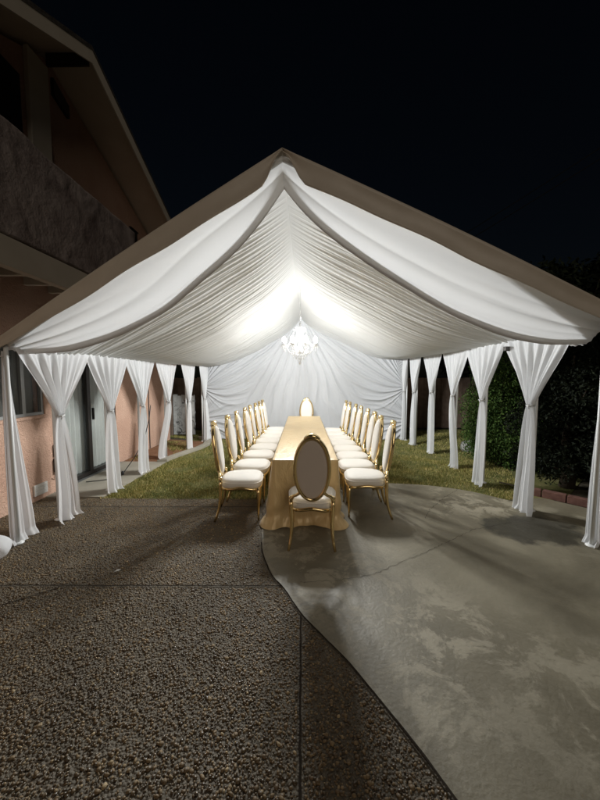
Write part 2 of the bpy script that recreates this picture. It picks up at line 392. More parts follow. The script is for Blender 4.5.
W = np.empty_like(V); W[..., 0] = V[..., 0]*ca - V[..., 1]*sa + X[:, None]; W[..., 1] = V[..., 0]*sa + V[..., 1]*ca + Y[:, None]
W[..., 2] = V[..., 2] - .0025 + rng.uniform(-.0015, .0015, n)[:, None]
F = ico_f[None] + (np.arange(n) * 12)[:, None, None]
tag(npmesh('pebbles', W.reshape(-1, 3), F.reshape(-1, 3), M['pebble']), 'brown rounded pebbles set in the cement of the near patio', 'pebbles', kind='stuff')

# grass blades
def blades(cnt, x0, x1, y0, y1, h0, h1, poly_ok):
    X = rng.uniform(x0, x1, cnt); Y = rng.uniform(y0, y1, cnt); k = poly_ok(X, Y); X = X[k]; Y = Y[k]; n = len(X)
    patchn = np.array([noise.noise((x * 2.2, y * 2.2, 0)) for x, y in zip(X, Y)])
    k = rng.random(n) < np.clip(.75 + patchn * 1.3, .2, 1); X = X[k]; Y = Y[k]; patchn = patchn[k]; n = len(X)
    h = rng.uniform(h0, h1, n) * (1 + .5 * patchn); a = rng.uniform(0, 2*PI, n); w = rng.uniform(.0025, .005, n)
    lx = rng.normal(0, .5, n) * h; ly = rng.normal(0, .5, n) * h
    V = np.zeros((n, 3, 3)); 
    V[:, 0] = np.stack([X - np.cos(a)*w, Y - np.sin(a)*w, np.full(n, -.01)], 1); V[:, 1] = np.stack([X + np.cos(a)*w, Y + np.sin(a)*w, np.full(n, -.01)], 1)
    V[:, 2] = np.stack([X + lx, Y + ly, h], 1)
    return V.reshape(-1, 3), np.arange(n * 3).reshape(-1, 3)
bedpoly = [(-3.7, 4.3), (-2.78, 4.33), (-2.74, 5.1), (-2.70, 5.7), (-2.68, 6.2), (-2.60, 6.6), (-2.48, 7.0), (-2.34, 7.4), (-2.28, 7.8), (-2.4, 8.3), (-3.7, 8.8)]
okf = lambda X, Y: ~inside(pad, X, Y + .0) & ~inside(bedpoly, X, Y) & (Y > 4.33 + .02*np.sin(X*23)+.015*np.sin(X*57)) & (X < 3.1 + (Y - 4.33) * .45)
v1, f1 = blades(150000, -2.95, 4.6, 4.3, 6.6, .012, .032, okf)
v2, f2 = blades(90000, -4.0, 5.0, 6.6, 10.0, .014, .036, okf)
tag(npmesh('grass', np.concatenate([v1, v2]), np.concatenate([f1, f2 + len(v1)]), M['grass'], smooth=False), 'short patchy yellow green grass blades under the tent', 'grass', kind='stuff')
# few tufts in the planter bed
v3, f3 = blades(6000, -3.5, -2.6, 6.3, 8.2, .02, .06, lambda X, Y: (inside(bedpoly, X + .12, Y)) & (np.sin(X*5+Y*3) > .1))
tag(npmesh('weeds', v3, f3, M['grass'], smooth=False), 'thin weeds in the red earth bed beside the house', 'weeds', kind='stuff')

# ------------------------------------------------------------------ tent
Y0, Y1 = 3.10, 8.62
def XL(y): return lerp(-2.85, -2.58, ss(6.0, 8.6, y))
def XR(y): return lerp(2.84, 2.70, ss(7, 8.6, y))
def RX(y): return lerp(-.19, -.05, (y - Y0) / (Y1 - Y0))
tent = empty('party_tent', (0, 5.9, 0)); tag(tent, 'frame tent with tan vinyl roof over the white draped dining table', 'tent')
def tb(mb, name, m, **k):
    o = mb.build(name, m, None, **k); o.parent = tent; o.matrix_parent_inverse = Matrix.Translation((0, -5.9, 0)); return o
def roofz(side, s, y):   # s 0 ridge..1 eave
    ze = 2.00 if side < 0 else 2.30
    return lerp(3.74, ze, s) - .05 * math.sin(PI * s) * math.sin(PI * (y - Y0) / 1.9) ** 2
for side in (-1, 1):
    mb = MB()
    def fn(u, v, side=side):
        y = lerp(Y0 - .03, Y1 + .1, u); xr = RX(y); xe = (XL(y) - .12) if side < 0 else XR(y) + .10
        return (lerp(xr, xe, v), y, roofz(side, v, y))
    mb.grid(fn, 40, 16)
    tb(mb, 'roof_cover', M['vinyl'], thick=.006)
# gable bands
def band(yb, back=False):
    mb = MB()
    def mk(side):
        def fn(u, v):
            s = u; xe = -2.97 if side < 0 else 2.94
            if back: xe *= .93
            x = lerp(-.19 if not back else -.05, xe, s); z = lerp(3.745, 2.005 if side < 0 else 2.305, s) + .05*math.sin(PI*s)*.5
            wid = .22 * ss(0, .07, s) * (1 - .62 * s ** 3) if side < 0 else .22 * ss(0, .07, s) * (1 - .25 * s ** 3)
            wid = max(wid, .02) * (1 + .03 * math.sin(s * 11 + side))
            yy = yb + .012 * math.sin(s * 23 + side) * v + (.03 * math.sin(PI * v) - .02) * .6
            return (x, yy, z - wid * v)
        return fn
    for side in (-1, 1): mb.grid(mk(side), 60, 8)
    return mb
tb(band(Y0 - .045), 'gable_valance', M['vinyl'], thick=.008)
# frame
mb = MB(); mb.tube([(-.19, Y0, 3.69), (-.05, Y1, 3.69)], .022); tb(mb, 'ridge_pole', M['pole'])
for y in (Y0, 4.94, 6.78, Y1):
    for side in (-1, 1):
        xe = XL(y) if side < 0 else XR(y)
        mb = MB(); mb.tube([(RX(y), y, 3.68), (xe, y, 2.0 if side < 0 else 2.24)], .02); tb(mb, 'rafter', M['pole'])
for side in (-1, 1):
    mb = MB(); mb.tube([((XL(y) if side < 0 else XR(y)), y, 2.0 if side < 0 else 2.24) for y in np.linspace(Y0, Y1, 12)], .02); tb(mb, 'eave_rail', M['pole'])

CUR = []   # (x, y, tie z, side, label, kind, ztop)
LY = [3.65, 4.62, 5.55, 6.55, 7.42, 8.27]; RY = [3.95, 5.02, 5.98, 7.0, 7.86, 8.45]
for y in [Y0] + LY:
    mb = MB(); x = XL(y) - .03; mb.tube([(x, y, 0), (x, y, 2.0)], .019, 10); mb.lathe([(.05, 0), (.05, .012), (.022, .02)], 12, (x, y, 0)); tb(mb, 'pole', M['pole'])
for y in [Y0] + RY:
    mb = MB(); x = XR(y) + .03; mb.tube([(x, y, 0), (x, y, 2.24)], .019, 10); mb.lathe([(.05, 0), (.05, .012), (.022, .02)], 12, (x, y, 0)); tb(mb, 'pole', M['pole'])
mb = MB(); mb.box(2.72, 2.86, 4.36, 4.42, 2.03, 2.09); tb(mb, 'clamp', M['dark_metal'], bevel=.006)

# ---- swagged cross-section of the lining
Lx = [0, .22, .48, .85, 1.29, 1.95, 2.30, 2.70]; Lz = [3.52, 3.22, 2.93, 2.62, 2.29, 2.01, 1.935, 1.915]
Rx = [0, .17, .37, .69, 1.14, 1.77, 2.40, 2.70, 3.02]; Rz = [3.52, 3.32, 3.13, 2.89, 2.60, 2.25, 2.04, 2.005, 2.01]
def sect(side, t, y):
    """t 0 ridge, 1 eave -> (x, z)"""
    t = min(1, max(0, t)); k = (y - Y0) / (Y1 - Y0)
    xr = RX(y); xe = XL(y) + .01 if side < 0 else XR(y) - .01
    if side < 0: z = interp(Lx, Lz, t * 2.70)
    else: z = interp(Rx, Rz, t * 3.02)
    z += (-.23 * k) * (1 - t) ** 2.5 - .08 * k * (1 - t) + .16 * k * max(0.0, math.sin(PI * min(1, max(0, t)))) ** 1.2
    if side > 0: z += .15 * ss(3.3, 4.3, y) * ss(.6, 1, t)
    else: z += .05 * ss(3.3, 4.3, y) * ss(.6, 1, t)
    return lerp(xr, xe, t), z
fold_ph = [random.uniform(0, 6.28) for _ in range(12)]
def ridge(p): return 1 - abs(math.sin(p)) ** .75
def lfold(y, t, side):
    w = y + .02 * math.sin(3 * t + side) + .014 * noise.noise((y * 3, t * 2.0, side * 5))
    p1 = w * 44 + 2.2 * noise.noise((w * 2.2, 3.1 * side, t * .6))*2
    p2 = w * 25 + 3 * noise.noise((w * 1.4, 7.7 * side, t * .5))
    p3 = w * 75 + 4 * noise.noise((w * 3, 1.7 * side, t))
    a = .5 + .5 * noise.noise((y * 1.7, t * 1.5, 9.1 + side))
    return (.012 * ridge(p1) * (.6 + a) + .014 * ridge(p2) * (1.2 - a) + .004 * ridge(p3)) 
mb = MB()
for side in (-1, 1):
    def fn(u, v, side=side):
        y = lerp(3.28, Y1 + .02, u); x, z = sect(side, v, y); zc_ = lerp(sect(side, 0, y)[1], sect(side, 1, y)[1], v); z = lerp(z, zc_, .85 * (1 - ss(3.4, 6.4, y))) + (1 - ss(3.3, 5.4, y)) * (.13 * (1 - v) ** 1.2 + .12 * math.sin(PI * v))
        d = lfold(y, v, side) * ss(-.04, .25, v) * 1.05
        z += -d + .0 ; x += side * -.25 * d
        if v < .03: z += .0
        return (x, y, z)
    mb.grid(fn, 760, 40)
ceil_o = mb.build('ceiling_drape', M['liner'])
tag(ceil_o, 'white pleated fabric lining swagged under the whole tent roof', 'ceiling drape')
# front swag
mb = MB()
for side in (-1, 1):
    def fn(u, v, side=side):
        x1, z1 = sect(side, u, 3.26)
        xe = -2.95 if side < 0 else 2.92
        x0 = lerp(-.19, xe, u); z0 = lerp(3.74, 2.03 if side < 0 else 2.28, u) - .03
        w = v ** .9
        f = ridge(v * 7 + 1.5 * noise.noise((u * 2, v * 2, side))) * .016 * math.sin(PI * min(1, v * .9 + .05)) + .012 * ridge(v * 15 + u * 3) * ss(.35, 1, u)
        b_ = .10 * math.sin(PI * v) * math.sin(PI * u)
        return (lerp(x0, x1, w), lerp(Y0 - .01, 3.255, v) + b_ * .4 - f * .6, lerp(z0, z1, w) - f * .8 - b_ * .15)
    mb.grid(fn, 70, 50)
sw = mb.build('front_swag', M['sheer'])
tag(sw, 'smooth white fabric swag along the front gable of the tent', 'swag')
mb = MB()
for side in (-1, 1):
    def fn(u, v, side=side):
        x, z = sect(side, u, 3.26); wd = .058; f = .003 * ridge(u * 6 + v * 5)
        return (x, 3.262 - .016 * math.sin(PI * v) + .04 * (v) * .5, z + .008 + (v - .22) * wd * .9 + f)
    mb.grid(fn, 70, 8)
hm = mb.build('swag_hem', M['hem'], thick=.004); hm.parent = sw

# ---- back drape
PK = (-.05, 3.27)
def bfold(x, z):
    side = -1 if x < PK[0] else 1
    dx = abs(x - PK[0]); W = 2.62 if side < 0 else 2.75
    nz = noise.noise((x * 1.1, z * 1.1, 4.0)); nz2 = noise.noise((x * 3.0, z * 3.0, 8.0))
    w = min(.995, max(.005, dx / W))
    ang = math.atan2(dx, max(.02, PK[1] + .12 - z))
    A = ridge(ang * 25 + nz * 2.0 + side) * .035 + .008 * ridge(ang * 47 + nz2 * 1.5)
    zl = lerp(PK[1], 1.45, w); s = (zl - z) / (4 * w * (1 - w) + .08)
    s = s + .35
    B = ridge(s * 11 + nz * 1.0 + side * .7) * .045 + .015 * ridge(s * 23 + nz2)
    a2 = math.atan2(z - .50, (W + .25) - dx); C = ridge(a2 * 12 + nz * 1.6 + (W - dx) * 1.2) * .04 + .012 * ridge(a2 * 29 + nz2)
    wb = ss(.36, .50, ang / 1.4 + .05 * nz) * ss(.5, .9, z)
    wc = ss(1.0, .55, 0) 
    wc = ss(-.1, .5, (1.35 - z) - (W - dx) * .38) * ss(.28, .45, dx / W)
    v = A * (1 - wb) + B * wb
    return (v * (1 - wc) + C * wc) * 1.15
mb = MB()
def zt_back(x):
    if x < PK[0]: return sect(-1, (PK[0] - x) / (PK[0] + 2.57), Y1)[1] + .10
    return sect(1, (x - PK[0]) / (2.69 - PK[0]), Y1)[1] + .10
def fn(u, v):
    x = lerp(-2.60, 2.72, u); z1 = zt_back(x); z = lerp(.015, z1, v)
    d = bfold(x, z)
    return (x, Y1 - .02 - d - .10 * ss(.35, 0, z) * (.5 + .5*math.sin(x*9)), z)
mb.grid(fn, 330, 200)
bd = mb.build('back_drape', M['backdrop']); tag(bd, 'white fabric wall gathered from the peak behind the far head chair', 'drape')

# ---- side curtains
def curtain(x0, y0, side, zt, ztop, sp, label, bot=(0, 0), bw=.16, seed=0, top_y=0.0, halves=(1, 1)):
    rnd = random.Random(seed); ph = [rnd.uniform(0, 6.28) for _ in range(8)]
    root = empty('curtain', (x0, y0, 0)); tag(root, label, 'curtain', 'tied white curtains along the tent sides')
    root['kind_note'] = ''
    del root['kind_note']
    nf = rnd.uniform(5.2, 6.4)
    def fn(u, v):
        c = u * 2 - 1
        hs = sp * (halves[0] if c < 0 else halves[1])
        z0t = ztop + .05 * (1 - c * c)
        if v < .5:
            k = v / .5; z = lerp(z0t, zt, k); w = lerp(hs, .032, ss(0, 1, k) * .25 + k * .75) ; w = max(.032, w)
            amp = lerp(.012, .030, k) + .012 * math.sin(PI * k)
            yy = c * w * (1 + .08 * (1 - k)); fr = nf * 3.1
            xx = amp * (math.sin(c * fr + ph[1] + k * .6 * math.sin(c*3)) * .7 + .45 * math.sin(c * fr * 1.9 + ph[2]))
            pass
        else:
            k = (v - .5) / .5; z = lerp(zt, .006, k); op = 1 - math.exp(-k * 5.0)
            w = .032 + (bw * .62 - .032) * op + bw * .22 * k ** 1.5
            amp = .028 + .016 * op
            cc = c + .05 * math.sin(c * 5 + ph[5] + k * 2)
            yy = cc * w; fr = nf * 1.15
            xx = amp * (math.sin(cc * fr + ph[3] + k * .5) * .8 + .35 * math.sin(cc * fr * 2.3 + ph[4] - k * .7) + .15 * math.sin(cc*17 + ph[6]))
            q = ss(0, 1, k)
            xx += bot[0] * q + .01*math.sin(k*3+ph[5]); yy += bot[1] * q + .008 * math.sin(k * 5 + ph[6])
            pud = ss(.965, 1, k); yy *= 1 + .05 * pud; xx += -side * .03 * pud * (1 + math.sin(c * 7 + ph[7])) * .7
            z += .01 * abs(math.sin(c * 8 + ph[7])) * (1 - pud) * ss(.9, 1, k)
        return (xx, yy, z)
    mb = MB(); mb.grid(fn, 84, 90); mb.build('curtain_cloth', M['sheer'], root)
    t = MB(); pts = []
    for k in range(20):
        q = 2 * PI * k / 20; pts.append((math.cos(q) * .037, math.sin(q) * .042, zt + .004 * math.sin(3 * q)))
    t.tube(pts, .009, 6, closed=True); t.tube([(-side * .03, -.02, zt), (-side * .05, -.035, zt - .015), (-side * .045, -.05, zt - .04)], [.012, .010, .004], 6)
    t.build('tieback', M['silver'], root)
    return root
ordl = ['Second', 'Third', 'Fourth', 'Fifth', 'Sixth', 'Rearmost']
Llab = ['nearest white tied curtain on the house side, between window and sliding door',
        'white tied curtain in front of the right half of the sliding glass door',
        'white tied curtain before the peach wall with the black cord beside it',
        'white tied curtain with its foot blown towards the house, at the red earth bed',
        'slim white tied curtain just right of the peeling white gate',
        'small white tied curtain meeting the left end of the back drape']
Rlab = ['large white tied curtain standing on the concrete behind the damp patch',
        'white tied curtain on the lawn edge in front of the green cypress',
        'third white tied curtain from the front on the hedge side, standing on the lawn',
        'fourth white tied curtain from the front on the hedge side, before the brown fence',
        'slim white tied curtain with trailing foot, fifth tied one on the hedge side',
        'small white tied curtain meeting the right end of the back drape']
LB = [(.01, .0), (.03, -.04), (.02, -.08), (-.12, -.06), (.03, -.05), (.03, -.02)]
RB = [(-.04, -.05), (-.06, -.1), (.0, -.1), (.0, .02), (0, .0), (0, .05)]
lsp = [.50, .49, .49, .48, .43, .36]; rsp = [.56, .50, .50, .48, .41, .25]
for i, y in enumerate(LY):
    curtain(XL(y) + .045, y, -1, [1.235, 1.19, 1.18, 1.18, 1.13, 1.12][i], [1.965, 2.0, 2.0, 2.0, 1.98, 1.98][i], lsp[i], Llab[i], LB[i], [.19, .17, .17, .14, .15, .15][i], 10 + i)
for i, y in enumerate(RY):
    curtain(XR(y) - .045, y, 1, [1.33, 1.32, 1.34, 1.35, 1.31, 1.30][i], 2.17, rsp[i], Rlab[i], RB[i], [.17, .15, .15, .13, .12, .12][i], 30 + i, halves=(1, 1))
# corner curtains, hanging free
def corner(x0, side, ztop, wb, label, seed):
    rnd = random.Random(seed); ph = [rnd.uniform(0, 6.28) for _ in range(8)]
    root = empty('curtain', (x0, Y0, 0)); tag(root, label, 'curtain', 'loose white curtains on the front corner poles')
    def fn(u, v):
        z = lerp(ztop, .006, v); w = lerp(.05, wb, ss(0, 1, v) * .5 + v * .5)
        a = lerp(.012, .036, v)
        xx = a * (math.sin(u * 15 + ph[0]) + .4 * math.sin(u * 31 + ph[1] + v)) + side * .02 * v
        yy = -.03 * v - .02 + u * w + .01 * math.sin(v * 4 + ph[2])
        p = ss(.965, 1, v); xx -= side * .05 * p; yy -= .02 * p
        return (xx, yy, z)
    mb = MB(); mb.grid(fn, 70, 80); mb.build('curtain_cloth', M['sheer'], root)
    mb = MB(); mb.tube([(.03 * math.cos(q), .01 + .035 * math.sin(q), ztop - .05) for q in np.linspace(0, 2*PI, 14)[:-1]], .008, 6, closed=True); mb.build('tieback', M['silver'], root)
corner(-2.91, -1, 1.93, .32, 'loose white corner curtain at the left front pole beside the house window', 3)
corner(2.90, 1, 2.08, .15, 'loose white corner curtain at the right front pole cut by the picture edge', 5)

# white cloth weight bag at left edge
mb = MB()
def fn(u, v):
    q = u * 2 * PI; p = v * PI; r = .155 * (1 + .05 * math.sin(q * 5 + v * 6) * math.sin(p) + .04 * math.sin(q * 3))
    return (r * math.sin(p) * math.cos(q) * 1.0, r * math.sin(p) * math.sin(q) * .8, .115 - .115 * math.cos(p) * (1 if v > .5 else 1))
mb.grid(fn, 40, 20, closed_u=True)
o = mb.build('weight_bag', M['sheer']); o.location = (-2.86, 2.80, .0)
tag(o, 'plump white cloth weight bag on the pebbles at the left picture edge', 'weight bag')

# ------------------------------------------------------------------ chandelier
CX, CY, CZ = -.055, 5.8, 2.21
ch = empty('chandelier', (CX, CY, CZ)); tag(ch, 'lit crystal chandelier with white bulbs hanging from the tent ridge', 'chandelier')
mb = MB(); zr = 3.38 - CZ
k = 0; z = .42
while z < zr:
    a = k % 2; pts = []
    for j in range(10):
        q = 2 * PI * j / 10; r_ = .009 * math.cos(q); h_ = .02 * math.sin(q)
        pts.append((r_ if a else 0, 0 if a else r_, z + h_))
    mb.tube(pts, .0028, 5, closed=True); z += .032; k += 1
mb.tube([(0.012, 0, .42), (.012, .01, zr)], .003, 5)
mb.build('chain', M['chrome'], ch)
mb = MB(); mb.lathe([(.002, .44), (.03, .43), (.012, .40), (.010, .33), (.035, .31), (.05, .29), (.02, .27), (.012, .2), (.028, .15), (.012, .1), (.02, .05), (.045, .0), (.06, -.04), (.035, -.08), (.012, -.11)], 16)
mb.build('stem', M['crystal'], ch)
mb = MB(); mb.lathe([(.10, .335), (.105, .345), (.10, .355), (.02, .345)], 18); mb.build('top_dish', M['crystal'], ch)
def octa(mb, x, y, z, r, h):
    mb.add([(x, y, z + h), (x + r, y, z), (x, y + r, z), (x - r, y, z), (x, y - r, z), (x, y, z - h * 1.4)],
           [(0, 1, 2), (0, 2, 3), (0, 3, 4), (0, 4, 1), (5, 2, 1), (5, 3, 2), (5, 4, 3), (5, 1, 4)], False)
for k in range(8):
    a = 2 * PI * k / 8 + .35; ca, sa = math.cos(a), math.sin(a)
    am = MB(); pts = []
    for j in range(15):
        t_ = j / 14; r_ = .03 + .27 * t_; z_ = -.02 - .09 * math.sin(PI * min(1, t_ * 1.15)) + .055 * ss(.7, 1, t_)
        pts.append((r_ * ca, r_ * sa, z_))
    am.tube(pts, .007, 6)
    ao = am.build('arm', M['crystal'], ch)
    ex, ey, ez = pts[-1]
    d = MB(); d.lathe([(.008, -.01), (.045, .0), (.05, .01), (.01, .012)], 14, (ex, ey, ez)); d.lathe([(.011, .012), (.011, .055)], 10, (ex, ey, ez)); d.build('candle_cup', M['crystal'], ao)
    bl = MB(); bl.lathe([(.004, .050), (.018, .058), (.030, .078), (.033, .096), (.026, .118), (.010, .138), (.001, .146)], 14, (ex, ey, ez)); bl.build('bulb', M['bulb'], ao)
    cr = MB()
    for j in range(6):
        b_ = a + 2 * PI * j / 6; octa(cr, ex + .045 * math.cos(b_), ey + .045 * math.sin(b_), ez - .03, .007, .014)
    octa(cr, ex, ey, ez - .075, .013, .025)
    # swag strand from the top dish to the arm tip
    for j in range(13):
        t_ = (j + .5) / 13; r_ = lerp(.10, .29, t_); z_ = lerp(.34, ez + .02, t_) - .13 * math.sin(PI * t_)
        octa(cr, r_ * ca, r_ * sa, z_, .006, .008)
    cr.tube([(lerp(.10, .29, t_) * ca, lerp(.10, .29, t_) * sa, lerp(.34, ez + .02, t_) - .13 * math.sin(PI * t_)) for t_ in np.linspace(0, 1, 16)] + [(ex, ey, ez), (ex, ey, ez - .08)], .0025, 5)
    cr.tube([(ex + .045 * math.cos(q), ey + .045 * math.sin(q), ez - .018) for q in np.linspace(0, 2*PI, 13)[:-1]], .003, 5, closed=True)
    cr.tube([(ex - .045, ey, ez - .018), (ex + .045, ey, ez - .018)], .003, 5)
    cr.build('crystal_strand', M['crystal'], ao)
    lt = bpy.data.lights.new('bulb_light', 'POINT'); lt.energy = 460; lt.color = (.95, .985, 1.0); lt.shadow_soft_size = .06
    lt.use_nodes = True; ln_ = lt.node_tree; em_ = ln_.nodes['Emission']; fo_ = ln_.nodes.new('ShaderNodeLightFalloff'); fo_.inputs['Strength'].default_value = 1.0; fo_.inputs['Smooth'].default_value = 55
    ln_.links.new(fo_.outputs['Quadratic'], em_.inputs['Strength'])
    lo = bpy.data.objects.new('bulb_light', lt); COL.objects.link(lo); lo.location = (CX + ex, CY + ey, CZ + ez + .095)
cr = MB()
for ring, (r_, z_, n_) in enumerate([(.10, .31, 14), (.16, -.10, 18), (.12, -.15, 14), (.07, -.20, 10), (.03, -.245, 5)]):
    for j in range(n_):
        a = 2 * PI * j / n_; octa(cr, r_ * math.cos(a), r_ * math.sin(a), z_, .010, .020)
        octa(cr, r_ * math.cos(a), r_ * math.sin(a), z_ + .035, .006, .010)
cr.lathe([(.002, -.31), (.022, -.29), (.022, -.275), (.002, -.255)], 12)
for r_, z_ in ((.10, .31), (.16, -.10), (.12, -.15), (.07, -.20), (.03, -.245)):
    cr.tube([(r_ * math.cos(q), r_ * math.sin(q), z_ + .015) for q in np.linspace(0, 2*PI, 25)[:-1]], .003, 5, closed=True)
    cr.tube([(-r_, 0, z_ + .015), (r_, 0, z_ + .015)], .003, 5)
cr.tube([(0, 0, .33), (0, 0, -.28)], .004, 5)
cr.build('crystal_drops', M['crystal'], ch)

# ------------------------------------------------------------------ table cloth
TX0, TX1, TY0, TY1, TZ = -.345, .395, 3.52, 7.53, .76
mb = MB()
loop = []
rc = .025
def addseg(a, b_, n_):
    for i in range(n_):
        loop.append((lerp(a[0], b_[0], i / n_), lerp(a[1], b_[1], i / n_)))
def arc(cx, cy, a0):
    for i in range(6):
        q = a0 + PI / 2 * i / 6; loop.append((cx + rc * math.cos(q), cy + rc * math.sin(q)))
addseg((TX0 + rc, TY0), (TX1 - rc, TY0), 60); arc(TX1 - rc, TY0 + rc, -PI/2)
addseg((TX1, TY0 + rc), (TX1, TY1 - rc), 150); arc(TX1 - rc, TY1 - rc, 0)
addseg((TX1 - rc, TY1), (TX0 + rc, TY1), 50); arc(TX0 + rc, TY1 - rc, PI/2)
addseg((TX0, TY1 - rc), (TX0, TY0 + rc), 150); arc(TX0 + rc, TY0 + rc, PI)
NL = len(loop); tcx, tcy = (TX0 + TX1) / 2, (TY0 + TY1) / 2
def out(i):
    a = loop[i - 2]; c = loop[(i + 2) % NL]; d = Vector((c[0] - a[0], c[1] - a[1])).normalized(); return Vector((d.y, -d.x))
acc = 0; dist = []
for i in range(NL):
    dist.append(acc); acc += math.dist(loop[i], loop[(i + 1) % NL])
vs = []; NV = 34
for j in range(NV + 1):
    k = j / NV
    for i in range(NL):
        x, y = loop[i]; n_ = out(i); s_ = dist[i]
        # distance to the nearest corner -> flare
        cd = min(math.dist((x, y), c) for c in ((TX0, TY0), (TX1, TY0), (TX1, TY1), (TX0, TY1)))
        fl = .012 + .05 * math.exp(-(cd / .16) ** 2)
        if math.dist((x, y), (TX0, TY0)) < .4: fl += .03 * math.exp(-(cd / .18) ** 2)
        f1 = noise.noise((s_ * 2.2, k * .8, 1.0)); f2 = noise.noise((s_ * 6.0, k * 1.2, 5.0)); f3 = noise.noise((s_*3.5, k*5.5, 2.0))
        amp = k ** 1.1
        o_ = .004 + fl * k ** 1.3 + amp * (.060 * f1 + .038 * f2) + .04 * f3 * ss(.35, .95, k) + k * .022 * (1 - abs(math.sin(s_ * 10 + 2.5 * noise.noise((s_ * 1.3, k * .7, 4))))) ** 1.5 + .03 * ss(.86, 1, k) * (1 + noise.noise((s_ * 8, 3, 3)))
        z = lerp(TZ - .006, .012, k) + .012 * noise.noise((s_ * 5, 7, k * 2)) * k
        if k > .85: z = max(z, .006 + .020 * (1 + noise.noise((s_ * 7, 1, 8))) * (1 - (k - .85) / .15))
        vs.append((x + n_.x * o_, y + n_.y * o_, max(.009, z)))
fs = [(j * NL + i, j * NL + (i + 1) % NL, (j + 1) * NL + (i + 1) % NL, (j + 1) * NL + i) for j in range(NV) for i in range(NL)]
mb.add(vs, fs)
# top
def ftop(u, v):
    x = lerp(TX0 + .003, TX1 - .003, u); y = lerp(TY0 + .003, TY1 - .003, v)
    z = TZ + .0018 * noise.noise((x * 3, y * 1.2, 0)) + .0015 * (1 - abs(math.sin(y * 2.0 + x * .3))) ** 6
    e = min(u, 1 - u) * .74; e2 = min(v, 1 - v) * 4.0
    return (x, y, z - .006 * (1 - ss(0, .012, min(e, e2))))
mb.grid(ftop, 40, 150)
tc_ = mb.build('tablecloth', M['satin']); tag(tc_, 'long gold satin tablecloth hanging to the ground between the chair rows', 'tablecloth')

